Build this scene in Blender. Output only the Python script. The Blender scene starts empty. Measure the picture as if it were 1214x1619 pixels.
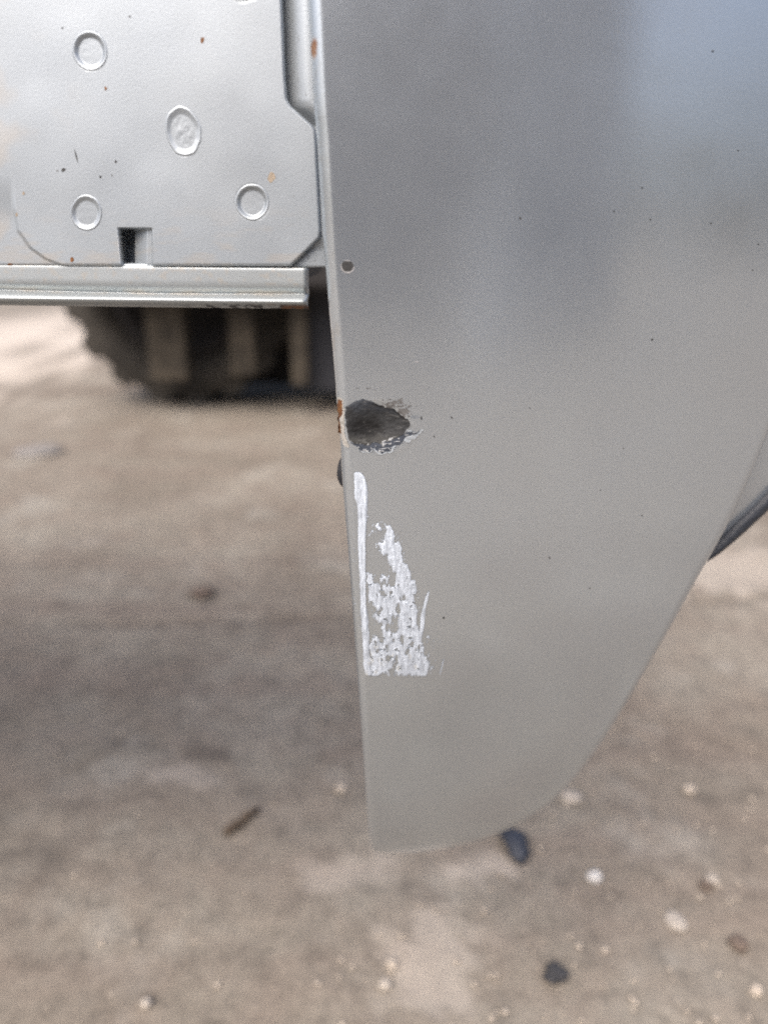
import bpy, bmesh, math, random
import numpy as np
from mathutils import Vector
R = math.radians
C = bpy.context.scene.collection
scene = bpy.context.scene
rng = np.random.default_rng(7)
random.seed(7)

# ------------------------------------------------------------------ camera
CAM_H, PITCH, LENS = 0.60, 20.0, 26.0
IW, IH = 1214.0, 1619.0
FPX = LENS / 36.0 * IH
cam_d = bpy.data.cameras.new('camera')
cam = bpy.data.objects.new('camera', cam_d); C.objects.link(cam)
cam.location = (0, 0, CAM_H)
cam.rotation_euler = (R(90 - PITCH), 0, 0)
cam_d.sensor_fit = 'VERTICAL'; cam_d.sensor_height = 36.0; cam_d.lens = LENS
cam_d.clip_start = 0.01; cam_d.clip_end = 1500
cam_d.dof.use_dof = True; cam_d.dof.focus_distance = 0.298; cam_d.dof.aperture_fstop = 4.2
scene.camera = cam

# ------------------------------------------------------------------ light
SUN_EL, SUN_AZ = 56.0, -152.0      # azimuth from +Y towards +X: behind the camera and to its left
world = bpy.data.worlds.new('World'); scene.world = world
world.use_nodes = True
wn = world.node_tree.nodes; wl = world.node_tree.links
bg = wn['Background']
sky = wn.new('ShaderNodeTexSky'); sky.sky_type = 'NISHITA'; sky.sun_disc = False
sky.sun_elevation = R(SUN_EL); sky.sun_rotation = R(SUN_AZ)
sky.air_density = 0.8; sky.dust_density = 9.0; sky.ozone_density = 2.0
wl.new(sky.outputs['Color'], bg.inputs['Color'])
bg.inputs['Strength'].default_value = 0.15
sun_d = bpy.data.lights.new('sun', 'SUN'); sun_d.energy = 0.5; sun_d.angle = R(40); sun_d.color = (1.0, 0.97, 0.93)
sun = bpy.data.objects.new('sun', sun_d); C.objects.link(sun)
sd = Vector((math.sin(R(SUN_AZ)) * math.cos(R(SUN_EL)), math.cos(R(SUN_AZ)) * math.cos(R(SUN_EL)), math.sin(R(SUN_EL))))
sun.rotation_euler = (-sd).to_track_quat('-Z', 'Y').to_euler()
sun.location = sd * 20
scene.view_settings.view_transform = 'Standard'
scene.view_settings.look = 'None'
scene.view_settings.gamma = 1.0
scene.view_settings.exposure = 0.90
scene.cycles.use_denoising = False
scene.cycles.use_adaptive_sampling = False
scene.cycles.filter_width = 1.9

# ------------------------------------------------------------------ helpers
def hash2(ix, iy, seed):
    n = (ix.astype(np.int64) * 374761393 + iy.astype(np.int64) * 668265263 + seed * 1442695041) & 0xffffffff
    n = ((n ^ (n >> 13)) * 1274126177) & 0xffffffff
    n = n ^ (n >> 16)
    return (n & 0xffff) / 65535.0
def vnoise(x, y, seed=0):
    ix = np.floor(x); iy = np.floor(y); fx = x - ix; fy = y - iy
    fx = fx * fx * (3 - 2 * fx); fy = fy * fy * (3 - 2 * fy)
    a = hash2(ix, iy, seed); b = hash2(ix + 1, iy, seed); c = hash2(ix, iy + 1, seed); d = hash2(ix + 1, iy + 1, seed)
    return (a * (1 - fx) + b * fx) * (1 - fy) + (c * (1 - fx) + d * fx) * fy
def fbm(x, y, seed=0, oct=4):
    s = 0; a = 0.5; t = 0
    for k in range(oct):
        s = s + a * vnoise(x * 2 ** k, y * 2 ** k, seed + k * 17); t += a; a *= 0.5
    return s / t
def sstep(a, b, x):
    t = np.clip((x - a) / (b - a), 0, 1); return t * t * (3 - 2 * t)

def inside(poly, u, v):
    r = np.zeros(u.shape, bool); n = len(poly)
    for i in range(n):
        x0, y0 = poly[i]; x1, y1 = poly[(i + 1) % n]
        if y0 == y1: continue
        c = ((y0 > v) != (y1 > v)) & (u < (x1 - x0) * (v - y0) / (y1 - y0) + x0)
        r ^= c
    return r
def dist_line(pts, u, v):
    best = np.full(u.shape, 1e9)
    for (x0, y0), (x1, y1) in zip(pts[:-1], pts[1:]):
        dx, dy = x1 - x0, y1 - y0; L = dx * dx + dy * dy
        t = np.clip(((u - x0) * dx + (v - y0) * dy) / L, 0, 1)
        best = np.minimum(best, np.hypot(u - x0 - t * dx, v - y0 - t * dy))
    return best
def blur(a, n, it=2):
    for _ in range(it):
        for ax in (0, 1):
            p = np.pad(a, [(n, n) if k == ax else (0, 0) for k in (0, 1)], mode='edge')
            cs = np.cumsum(p, axis=ax); z = np.zeros_like(np.take(cs, [0], axis=ax)); cs = np.concatenate([z, cs], axis=ax)
            m = a.shape[ax]
            a = (np.take(cs, range(2 * n + 1, 2 * n + 1 + m), axis=ax) - np.take(cs, range(m), axis=ax)) / (2 * n + 1)
    return a

# sight line through a photograph point, used to measure where things stand
SP, CP = math.sin(R(PITCH)), math.cos(R(PITCH))
def ray(u, v):
    a = (np.asarray(u, float) - IW / 2) / FPX; b = (IH / 2 - np.asarray(v, float)) / FPX
    return np.stack([a, CP + b * SP, -SP + b * CP], -1)
def on_ground(u, v, z=0.0):
    d = ray(u, v); t = (z - CAM_H) / d[..., 2]
    return np.array([0, 0, CAM_H]) + d * t[..., None]
def on_depth(u, v, Y):
    d = ray(u, v); t = Y / d[..., 1]
    return np.array([0, 0, CAM_H]) + d * np.asarray(t)[..., None]
class Surf:
    """a real sheet y = g(x, z); point() meets a sight line with it and lifts it by h along its normal"""
    def __init__(s, g): s.g = g
    def point(s, u, v, h=0.0):
        d = ray(u, v); t = 0.3 / d[..., 1]
        for _ in range(25):
            x = d[..., 0] * t; z = CAM_H + d[..., 2] * t
            t = 0.5 * t + 0.5 * s.g(x, z) / d[..., 1]
        x = d[..., 0] * t; z = CAM_H + d[..., 2] * t
        e = 1e-4
        gx = (s.g(x + e, z) - s.g(x - e, z)) / (2 * e); gz = (s.g(x, z + e) - s.g(x, z - e)) / (2 * e)
        n = np.stack([gx, -np.ones_like(gx), gz], -1); n /= np.linalg.norm(n, axis=-1, keepdims=True)
        P = np.stack([x, s.g(x, z), z], -1)
        return P + n * np.asarray(h)[..., None]

def link_mesh(name, verts, faces, mat, parent=None, smooth=True, origin=None, attr=None):
    me = bpy.data.meshes.new(name)
    verts = np.asarray(verts, float).reshape(-1, 3)
    o_ = np.zeros(3)
    if parent is not None: o_ = np.array(parent['base'])
    elif origin is not None: o_ = np.array(origin, float)
    verts = verts - o_
    if isinstance(faces, np.ndarray):
        nf, k = faces.shape
        me.vertices.add(len(verts)); me.vertices.foreach_set('co', verts.ravel().astype(np.float32))
        me.loops.add(nf * k); me.loops.foreach_set('vertex_index', faces.ravel().astype(np.int32))
        me.polygons.add(nf); me.polygons.foreach_set('loop_start', (np.arange(nf) * k).astype(np.int32))
        me.update(calc_edges=True)
    else:
        me.from_pydata([tuple(p) for p in verts], [], faces)
    if attr:
        for an, col in attr.items():
            ca = me.color_attributes.new(an, 'FLOAT_COLOR', 'POINT')
            c4 = np.ones((len(verts), 4), np.float32); c4[:, :col.shape[1]] = col
            ca.data.foreach_set('color', c4.ravel())
    me.materials.append(mat)
    me.validate()
    if smooth: me.polygons.foreach_set('use_smooth', np.ones(len(me.polygons), bool))
    me.update()
    o = bpy.data.objects.new(name, me); C.objects.link(o)
    if parent is not None: o.parent = chain_parent(parent)
    elif origin is not None: o.location = origin
    return o
def chain_parent(p): return p
def thing(name, label, cat, base, group=None):
    o = bpy.data.objects.new(name, None); C.objects.link(o); o.location = base; o.empty_display_size = 0.05
    o['base'] = [float(b) for b in base]; o['label'] = label; o['category'] = cat
    if group: o['group'] = group
    return o
def tag(o, label, cat, group=None):
    o['label'] = label; o['category'] = cat
    if group: o['group'] = group
    return o
def grid_faces(nr, nc, keep=None, flip=False):
    i = np.arange(nr * nc).reshape(nr, nc)
    f = np.stack([i[:-1, :-1], i[1:, :-1], i[1:, 1:], i[:-1, 1:]], -1)   # normals towards the camera
    if flip: f = f[..., ::-1]
    f = f.reshape(-1, 4)
    if keep is not None: f = f[keep.reshape(-1)]
    return f
def compact(verts, faces, *arrs):
    used = np.unique(faces); m = np.zeros(len(verts), int); m[used] = np.arange(len(used))
    return [verts[used], m[faces]] + [a[used] for a in arrs]
def thicken(o, t, off=-1):
    s = o.modifiers.new('thickness', 'SOLIDIFY'); s.thickness = t; s.offset = off; return o
def box_vf(x0, x1, y0, y1, z0, z1):
    v = [(x, y, z) for z in (z0, z1) for y in (y0, y1) for x in (x0, x1)]
    f = [(0, 2, 3, 1), (4, 5, 7, 6), (0, 1, 5, 4), (2, 6, 7, 3), (0, 4, 6, 2), (1, 3, 7, 5)]
    return v, f
def bevel(o, w, seg=2):
    b = o.modifiers.new('edge', 'BEVEL'); b.width = w; b.segments = seg; b.limit_method = 'ANGLE'; return o

# ------------------------------------------------------------------ materials
def new_mat(name):
    m = bpy.data.materials.new(name); m.use_nodes = True
    nt = m.node_tree; b = nt.nodes['Principled BSDF']
    return m, nt, b
def nd(nt, t, **kw):
    n = nt.nodes.new(t)
    for k, v in kw.items(): setattr(n, k, v)
    return n
def noise(nt, vec, scale, detail=3, rough=0.55, dist=0.0):
    n = nd(nt, 'ShaderNodeTexNoise'); n.inputs['Scale'].default_value = scale; n.inputs['Detail'].default_value = detail
    n.inputs['Roughness'].default_value = rough; n.inputs['Distortion'].default_value = dist
    if vec is not None: nt.links.new(vec, n.inputs['Vector'])
    return n.outputs['Fac']
def ramp(nt, fac, stops):
    r = nd(nt, 'ShaderNodeValToRGB'); e = r.color_ramp.elements
    while len(e) < len(stops): e.new(0.5)
    for k, (p, c) in enumerate(stops):
        e[k].position = p; e[k].color = (*c, 1) if len(c) == 3 else c
    nt.links.new(fac, r.inputs['Fac']); return r.outputs['Color']
def mix(nt, fac, a, b, mode='MIX'):
    m = nd(nt, 'ShaderNodeMix', data_type='RGBA', blend_type=mode)
    for k, s in (('Factor', fac), ('A', a), ('B', b)):
        i = [q for q in m.inputs if q.name == k and q.enabled and (q.type == 'RGBA' or k == 'Factor')][0]
        if hasattr(s, 'links'): nt.links.new(s, i)
        elif isinstance(s, (int, float)): i.default_value = s
        else: i.default_value = (*s, 1)
    return [q for q in m.outputs if q.type == 'RGBA'][0]
def math_n(nt, op, a, b=None, clamp=False):
    m = nd(nt, 'ShaderNodeMath', operation=op, use_clamp=clamp)
    for k, s in enumerate((a, b)):
        if s is None: continue
        if hasattr(s, 'links'): nt.links.new(s, m.inputs[k])
        else: m.inputs[k].default_value = s
    return m.outputs[0]
def bump(nt, bsdf, items):
    prev = None
    for h, strength, dist in items:
        b = nd(nt, 'ShaderNodeBump'); b.inputs['Strength'].default_value = strength; b.inputs['Distance'].default_value = dist
        nt.links.new(h, b.inputs['Height'])
        if prev is not None: nt.links.new(prev, b.inputs['Normal'])
        prev = b.outputs['Normal']
    nt.links.new(prev, bsdf.inputs['Normal'])
def objvec(nt): return nd(nt, 'ShaderNodeTexCoord').outputs['Object']

def silver(name, base, metallic, rough, grime, coat=0.0, orange=0.35, grain=0.13):
    m, nt, b = new_mat(name)
    p = objvec(nt)
    fl = noise(nt, p, 1900, 2, 0.6)
    flake = ramp(nt, fl, [(0.25, tuple(c * (1 - grain) for c in base)), (0.75, tuple(min(1, c * (1 + grain)) for c in base))])
    patch = noise(nt, p, 14, 4, 0.6)
    col = mix(nt, ramp(nt, patch, [(0.2, (0, 0, 0)), (0.9, (1, 1, 1))]), flake, tuple(c * g for c, g in zip(base, grime)))
    # a few tiny dark stone chips
    vo = nd(nt, 'ShaderNodeTexVoronoi'); vo.inputs['Scale'].default_value = 150; nt.links.new(p, vo.inputs['Vector'])
    vr = nd(nt, 'ShaderNodeSeparateColor'); nt.links.new(vo.outputs['Color'], vr.inputs[0])
    chip = math_n(nt, 'MULTIPLY', math_n(nt, 'LESS_THAN', vo.outputs['Distance'], 0.055), math_n(nt, 'GREATER_THAN', vr.outputs[0], 0.965))
    col = mix(nt, math_n(nt, 'MULTIPLY', chip, 0.7), col, (0.06, 0.055, 0.05))
    at = nd(nt, 'ShaderNodeAttribute', attribute_name='wear'); sep = nd(nt, 'ShaderNodeSeparateColor'); nt.links.new(at.outputs['Color'], sep.inputs[0])
    col = mix(nt, sep.outputs[0], col, (0.16, 0.065, 0.025))
    col = mix(nt, sep.outputs[1], col, (0.03, 0.03, 0.034))
    col = mix(nt, sep.outputs[2], col, (0.42, 0.37, 0.30))
    nt.links.new(col, b.inputs['Base Color'])
    wear = math_n(nt, 'MAXIMUM', math_n(nt, 'MAXIMUM', sep.outputs[0], sep.outputs[1]), chip)
    nt.links.new(math_n(nt, 'MULTIPLY', math_n(nt, 'SUBTRACT', 1.0, wear), metallic), b.inputs['Metallic'])
    rv = ramp(nt, noise(nt, p, 30, 3), [(0.3, (rough - 0.03,) * 3), (0.7, (rough + 0.05,) * 3)])
    nt.links.new(math_n(nt, 'ADD', rv, math_n(nt, 'MULTIPLY', wear, 0.4)), b.inputs['Roughness'])
    b.inputs['Coat Weight'].default_value = coat; b.inputs['Coat Roughness'].default_value = 0.22
    bump(nt, b, [(noise(nt, p, 1300, 2, 0.5), orange, 0.0002), (noise(nt, p, 3200, 2, 0.6), orange * 0.9, 0.00012)])
    return m
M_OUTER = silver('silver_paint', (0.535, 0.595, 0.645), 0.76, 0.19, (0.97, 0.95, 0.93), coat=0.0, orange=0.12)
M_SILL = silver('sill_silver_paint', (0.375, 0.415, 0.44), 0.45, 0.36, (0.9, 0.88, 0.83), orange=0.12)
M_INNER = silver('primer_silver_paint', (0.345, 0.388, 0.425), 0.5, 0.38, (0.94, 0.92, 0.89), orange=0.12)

def plain(name, col, rough=0.8, metallic=0.0, var=0.25, scale=40, bstr=0.4, bdist=0.002, spec=0.5):
    m, nt, b = new_mat(name); p = objvec(nt)
    n = noise(nt, p, scale, 5, 0.6)
    nt.links.new(ramp(nt, n, [(0.3, tuple(c * (1 - var) for c in col)), (0.7, tuple(min(1, c * (1 + var)) for c in col))]), b.inputs['Base Color'])
    b.inputs['Roughness'].default_value = rough; b.inputs['Metallic'].default_value = metallic
    b.inputs['Specular IOR Level'].default_value = spec
    bump(nt, b, [(noise(nt, p, scale * 4, 4), bstr, bdist)])
    return m
def attr_mat(name, rough=0.8, fine=3000, bdist=0.00015, metallic=0.0, bstr=0.4):
    m, nt, b = new_mat(name); p = objvec(nt)
    at = nd(nt, 'ShaderNodeAttribute', attribute_name='tint')
    n = noise(nt, p, fine, 2)
    nt.links.new(mix(nt, 1.0, at.outputs['Color'], ramp(nt, n, [(0.2, (0.78,) * 3), (0.8, (1.0,) * 3)]), 'MULTIPLY'), b.inputs['Base Color'])
    b.inputs['Roughness'].default_value = rough; b.inputs['Metallic'].default_value = metallic
    bump(nt, b, [(noise(nt, p, fine * 0.4, 3), bstr, bdist)])
    return m
M_SMEAR = attr_mat('white_filler_paint', 0.62)
M_SCRAPE = attr_mat('scraped_metal', 0.7, 2200, 0.0003, 0.0, 0.6)
M_RUBBER = plain('black_rubber', (0.022, 0.024, 0.03), 0.5, var=0.15, scale=120)
M_SEAL = plain('dark_blue_grey_rubber', (0.022, 0.026, 0.034), 0.5, var=0.15, scale=120)
M_TYRE = plain('dusty_tyre_rubber', (0.045, 0.041, 0.035), 0.9, var=0.35, scale=14, bdist=0.004)
M_TYREDARK = plain('tyre_groove_rubber', (0.035, 0.032, 0.03), 0.9, var=0.3, scale=14)
M_TAN = plain('rusty_tan_steel', (0.052, 0.043, 0.031), 0.85, var=.6, scale=14, bdist=0.003)
M_BLACK = plain('oily_black_steel', (0.018, 0.016, 0.016), 0.75, var=0.4, scale=10)
M_FLAP = plain('blue_black_mudflap', (0.024, 0.026, 0.033), 0.6, var=0.25, scale=10)
M_UNDER = plain('dark_underbody_paint', (0.05, 0.048, 0.046), 0.8, var=0.3, scale=6)
M_REFL_WALL_A = plain('grey_blue_reflection_wall', (0.27, 0.272, 0.29), 0.8, var=0.15, scale=2)  # tone for an added, unseen wall mirrored in the silver paint
M_REFL_WALL_B = plain('grey_pink_reflection_wall', (0.20, 0.183, 0.192), 0.85, var=0.15, scale=2)  # darker tone for the second added wall, seen only as reflection

def ground_mat():
    m, nt, b = new_mat('dirty_concrete'); p = objvec(nt)
    big = noise(nt, p, 2.2, 5, 0.6, 0.6)
    mid = noise(nt, p, 9, 5, 0.62, 0.8)
    fine = noise(nt, p, 110, 6, 0.72)
    blot = noise(nt, p, 34, 4, 0.65)
    base = ramp(nt, big, [(0.30, (0.145, 0.124, 0.098)), (0.5, (0.212, 0.189, 0.155)), (0.70, (0.278, 0.255, 0.213))])
    base = mix(nt, ramp(nt, mid, [(0.40, (0, 0, 0)), (0.75, (0.75,) * 3)]), base, (0.19, 0.155, 0.125))
    base = mix(nt, ramp(nt, noise(nt, p, 5, 4, 0.6), [(0.56, (0, 0, 0)), (0.72, (0.6,) * 3)]), base, (0.34, 0.325, 0.285))
    # slanted scuff tracks left by wheels
    mp = nd(nt, 'ShaderNodeMapping'); mp.inputs['Rotation'].default_value = (0, 0, R(-64)); mp.inputs['Scale'].default_value = (0.9, 9, 1)
    nt.links.new(p, mp.inputs['Vector'])
    tr = noise(nt, mp.outputs['Vector'], 1.3, 3, 0.5, 0.4)
    base = mix(nt, ramp(nt, tr, [(0.50, (0, 0, 0)), (0.72, (0.5,) * 3)]), base, (0.17, 0.135, 0.11))
    base = mix(nt, 1.0, base, ramp(nt, fine, [(0.25, (0.72,) * 3), (0.6, (1.05,) * 3)]), 'MULTIPLY')
    base = mix(nt, 1.0, base, ramp(nt, blot, [(0.34, (0.76,) * 3), (0.5, (1.0,) * 3), (0.72, (1.12,) * 3)]), 'MULTIPLY')
    at = nd(nt, 'ShaderNodeAttribute', attribute_name='stain'); sep = nd(nt, 'ShaderNodeSeparateColor'); nt.links.new(at.outputs['Color'], sep.inputs[0])
    base = mix(nt, sep.outputs[0], base, (0.075, 0.062, 0.052))
    base = mix(nt, sep.outputs[1], base, (0.50, 0.45, 0.39))
    nt.links.new(base, b.inputs['Base Color']); b.inputs['Roughness'].default_value = 0.9
    bump(nt, b, [(mid, 0.4, 0.01), (fine, 0.5, 0.003)])
    return m
M_GROUND = ground_mat()

# ------------------------------------------------------------------ setting: ground, and unseen shapes added behind the camera for paint reflections
def spaced(a, b, fine0, fine1, step, grow=1.25):
    xs = list(np.arange(fine0, fine1 + 1e-6, step)); s = step
    while xs[-1] < b: s *= grow; xs.append(min(b, xs[-1] + s))
    s = step
    while xs[0] > a: s *= grow; xs.insert(0, max(a, xs[0] - s))
    return np.array(xs)
gx = spaced(-300, 300, -1.3, 1.3, 0.012); gy = spaced(-300, 400, 0.30, 2.0, 0.009)
GX, GY = np.meshgrid(gx, gy)
near = np.exp(-((GX / 4) ** 2 + ((GY - 1) / 4) ** 2))
GZ = (fbm(GX * 5, GY * 5, 3, 4) - 0.5) * 0.016 * near + (fbm(GX * 26, GY * 26, 9, 3) - 0.5) * 0.006 * near
ja = on_ground(0, 995); jb = on_ground(1214, 946)
js = (jb[1] - ja[1]) / (jb[0] - ja[0])
jd = np.abs(GY - (ja[1] + (GX - ja[0]) * js + (fbm(GX * 8, GX * 0 + 2, 5) - 0.5) * 0.02))
fill = sstep(0.45, 0.62, fbm(GX * 3.1 + 4, GX * 0, 12, 2)) * 0.7
jm = np.clip(1 - jd / 0.012, 0, 1) * (1 - fill) * (np.abs(GX) < 3)
GZ -= 0.010 * jm
def gblob(u, v, rx, ry, seed):
    c = on_ground(u, v); q = np.hypot((GX - c[0]) / rx, (GY - c[1]) / ry) + (fbm(GX * 45, GY * 45, seed) - 0.5) * 1.9
    return 1 - sstep(0.6, 1.1, q)
stain = np.clip(jm * 0.7, 0, 1)
for u, v, rx, ry, k in [(335, 1196, .032, .016, .55), (325, 940, .05, .03, .35), (415, 1245, .02, .012, .3), (645, 1390, .02, .014, .4), (400, 985, .05, .02, .4),
                        (70, 1370, .05, .05, .3), (560, 1180, .02, .012, .3), (480, 890, .05, .02, .3), (990, 1270, .02, .012, .3)]:
    stain = np.maximum(stain, gblob(u, v, rx, ry, int(u)) * k)
pale = np.zeros_like(stain)
for u, v, rx, ry, k in [(690, 1520, .05, .05, .35), (760, 1365, .03, .02, .4), (300, 1225, .05, .02, .3), (560, 1375, .05, .03, .3), (1130, 905, .3, .12, .35), (-60, 545, 1.3, 2.2, .8)]:
    pale = np.maximum(pale, gblob(u, v, rx, ry, int(u) + 5) * k)
gv = np.stack([GX, GY, GZ], -1).reshape(-1, 3)
ground = link_mesh('ground', gv, grid_faces(len(gy), len(gx), flip=True), M_GROUND, attr={'stain': np.stack([stain, pale, pale * 0], -1).reshape(-1, 3)})
ground['kind'] = 'structure'
def gz_at(x, y):
    i = np.clip(np.searchsorted(gy, y), 1, len(gy) - 1); j = np.clip(np.searchsorted(gx, x), 1, len(gx) - 1)
    return float(GZ[i - 1:i + 1, j - 1:j + 1].max())

def added_reflection_wall(name, az0, az1, dist, h, mat):  # unseen wall added so the silver paint has something to reflect
    p0 = np.array([math.sin(R(az0)) * dist, -math.cos(R(az0)) * dist]); p1 = np.array([math.sin(R(az1)) * dist, -math.cos(R(az1)) * dist])
    d = (p1 - p0) / np.linalg.norm(p1 - p0); n = np.array([-d[1], d[0]]); n = n if n[1] < 0 else -n
    L = np.linalg.norm(p1 - p0); k = max(8, int(L / 0.25)); verts = []; q = []
    for i in range(k + 1):
        off = n * (0.04 if i % 2 else 0.0); q.append(p0 + d * L * i / k + off)
    q += [p1 + n * 0.4, p0 + n * 0.4]
    m_ = len(q)
    for z in (-0.05, h): verts += [(a[0], a[1], z) for a in q]
    f = [(i, (i + 1) % m_, (i + 1) % m_ + m_, i + m_) for i in range(m_)] + [tuple(range(m_))[::-1], tuple(range(m_, 2 * m_))]
    o = link_mesh(name, verts, f, mat, smooth=False); o['kind'] = 'structure'
    bm = bmesh.new(); bm.from_mesh(o.data); bmesh.ops.recalc_face_normals(bm, faces=bm.faces); bm.to_mesh(o.data); bm.free()
    return o
added_reflection_wall('added_reflection_wall', 29.5, 49, 6.8, 4.2, M_REFL_WALL_A)  # added out of view: reflected grey band on the panel
added_reflection_wall('added_reflection_wall', -28, 29, 7.0, 3.6, M_REFL_WALL_B)  # added out of view: darker reflection towards the panel's left
M_REFL_CONE = plain('pale_reflection_cone', (0.66, 0.63, 0.58), 0.9, var=.12, scale=3)  # invented pale cone, out of view, for a light streak in the paint
sv = []; sf = []
sc_ = (math.sin(R(28)) * 4.6, -math.cos(R(28)) * 4.6)
for k in range(9):
    for i in range(28):
        a = 2 * math.pi * i / 28; q = k / 8; r_ = 0.42 * q * (1 + .25 * math.sin(a * 2 + 1) * q)
        sv.append((sc_[0] + math.cos(a) * r_, sc_[1] + math.sin(a) * r_, 1.15 * (1 - q) ** 1.15 - .02))
sf = [(k * 28 + i, (k + 1) * 28 + i, (k + 1) * 28 + (i + 1) % 28, k * 28 + (i + 1) % 28) for k in range(8) for i in range(28)]
link_mesh('added_reflection_cone', sv, sf, M_REFL_CONE)['kind'] = 'structure'  # unseen; added only for its reflection

# ------------------------------------------------------------------ silver truck
TB = (-0.6, 0.9, 0.0)
truck = thing('silver_truck', 'silver truck corner panel with a dark dent and smeared white filler above the dirty concrete', 'truck', TB)
X0, D0 = -0.03, 0.280
ZC = 0.50
def G(x, z):
    q = np.maximum(x - X0, 0)
    return D0 + 1.15 * q ** 2 + 1.15 * np.maximum(ZC - z, 0) ** 2 
outer = Surf(G)
EDGE_L = [(478, -260), (482, -80), (485, 0), (489, 57), (495, 170), (499, 204), (504, 284), (513, 420), (522, 520), (529, 600), (531, 634), (534, 660), (537, 690), (540, 760),
          (552, 900), (559, 1000), (567, 1100), (574, 1200), (580, 1290), (583, 1330), (587, 1348), (593, 1356), (602, 1360)]
EDGE_R = [(602, 1360), (650, 1358), (700, 1352), (760, 1339), (820, 1315), (868, 1284), (905, 1248), (945, 1198), (985, 1138), (1030, 1060), (1075, 982), (1110, 917), (1135, 876),
          (1165, 820), (1190, 765), (1214, 708), (1240, 640), (1266, 560), (1300, 430), (1322, 300), (1345, 100), (1360, -100), (1368, -260)]
def smooth_line(p, n=2):
    p = [np.array(q, float) for q in p]
    for _ in range(n):
        q = [p[0]]
        for a, b in zip(p[:-1], p[1:]): q += [a * .75 + b * .25, a * .25 + b * .75]
        q.append(p[-1]); p = q
    return [tuple(a) for a in p]
EL = smooth_line(EDGE_L); ER = smooth_line(EDGE_R)
lv = np.array([p[1] for p in EL]); lu = np.array([p[0] for p in EL])
rv = np.array([p[1] for p in ER])[::-1]; ru = np.array([p[0] for p in ER])[::-1]
DENT = (594, 672)
def panel_h(u, v):
    dl = dist_line(EL, u, v); dr = dist_line(ER, u, v)
    wl_, wr = np.interp(v, [0, 450, 700, 1360], [27, 22, 18, 11]), 20.0
    a = np.clip(1 - dl / wl_, 0, 1); b = np.clip(1 - dr / wr, 0, 1)
    h = -0.0050 * (1 - np.sqrt(np.maximum(1 - a * a, 0))) - 0.0045 * (1 - np.sqrt(np.maximum(1 - b * b, 0)))
    e = np.hypot((u - DENT[0]) / 56, (v - DENT[1]) / 42)
    h = h - 0.0022 * (1 - sstep(0.15, 1.0, e)) * (u > 500)
    h = h + 0.00012 * (1 - sstep(0.0, 0.22, np.abs(e - 1.12))) * sstep(575, 600, u) * (v > 660)
    h = h + 0.00012 * (fbm(u / 90, v / 90, 31, 2) - 0.5)
    return h
vs = np.concatenate([np.linspace(-260, 560, 190), np.linspace(563, 780, 90), np.linspace(784, 1290, 150), 1290 + 70 * np.sin(np.linspace(0.02, 1, 60) * math.pi / 2)])
vs[-1] = 1359.9
s = np.linspace(0, 1, 300); s = s + 0.0 ; s = (1 - np.cos(s * math.pi)) / 2 * 0.75 + s * 0.25
UL = np.interp(vs, lv, lu); UR = np.interp(vs, rv, ru)
PU = UL[:, None] + (UR - UL)[:, None] * s[None, :]; PV = np.repeat(vs[:, None], len(s), 1)
PP = outer.point(PU, PV, panel_h(PU, PV))
wear = np.zeros(PU.shape + (3,))
hem = 1 - sstep(10, 20, dist_line(EL, PU, PV))
wear[..., 0] = 1 - sstep(.75, 1.1, np.hypot((PU - 495) / 6.5, (PV - 73) / 16) + (fbm(PU / 4, PV / 7, 3) - .5) * .9)
wear[..., 2] = hem * sstep(0.55, 0.75, fbm(PU / 8, PV / 25, 8)) * 0.25 * (PV < 560)
panel = link_mesh('corner_panel', PP, grid_faces(*PU.shape), M_OUTER, truck, attr={'wear': wear.reshape(-1, 3)})
thicken(panel, 0.0012)
def child(o, name, *a, **k):
    c = link_mesh(name, *a, parent=truck, **k); c.parent = o; return c

# --- dent scraped through to dark metal (part of the corner panel)
def crop2px(p, ox, oy, sc): return [(ox + a / sc, oy + b / sc) for a, b in p]
D_ = lambda p: crop2px(p, 500, 560, 4.67)
P_dark = D_([(212, 440), (218, 385), (260, 365), (290, 345), (340, 330), (400, 345), (470, 375), (560, 400), (640, 450), (690, 500), (705, 530), (660, 570), (620, 600), (560, 640), (480, 660), (380, 668), (290, 662), (240, 640), (225, 580)])
P_blue = D_([(240, 655), (300, 655), (420, 660), (500, 645), (600, 605), (650, 580), (785, 558), (735, 585), (650, 618), (610, 675), (565, 685), (545, 715), (480, 732), (440, 700), (425, 690), (390, 728), (320, 715), (285, 680)])
P_pale = D_([(200, 470), (222, 470), (232, 600), (250, 645), (300, 665), (310, 715), (340, 735), (400, 732), (425, 700), (470, 742), (545, 730), (590, 690), (620, 640), (700, 645), (740, 610), (800, 560), (740, 570), (700, 550), (640, 600), (560, 660), (300, 640), (250, 600)])
P_rust = D_([(148, 350), (165, 338), (192, 345), (194, 420), (186, 462), (176, 475), (186, 595), (166, 600), (156, 500)])
P_rim = D_([(143, 335), (175, 318), (205, 335), (212, 440), (208, 560), (225, 640), (250, 690), (200, 690), (165, 620), (150, 480)])
st = 0.55
uu = np.arange(530, 690, st); vv = np.arange(606, 722, st); U, V = np.meshgrid(uu, vv)
nz = lambda sc, sd, o=4: fbm(U / sc, V / sc, sd, o) - 0.5
wu = U + nz(7, 41) * 7; wv = V + nz(7, 42) * 7
soft = lambda poly, n=2: blur(inside(poly, wu, wv).astype(float), n)
dark, blue, pale_m, rust, rim = soft(P_dark), soft(P_blue, 1), soft(P_pale, 1), soft(P_rust, 1), soft(P_rim, 2)
core = np.hypot((U - 578) / 24, (V - 678) / 13) + nz(9, 51) * .9
streak = fbm(U / 26 - V / 40, V / 3.2 + U / 12, 61, 4)
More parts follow.
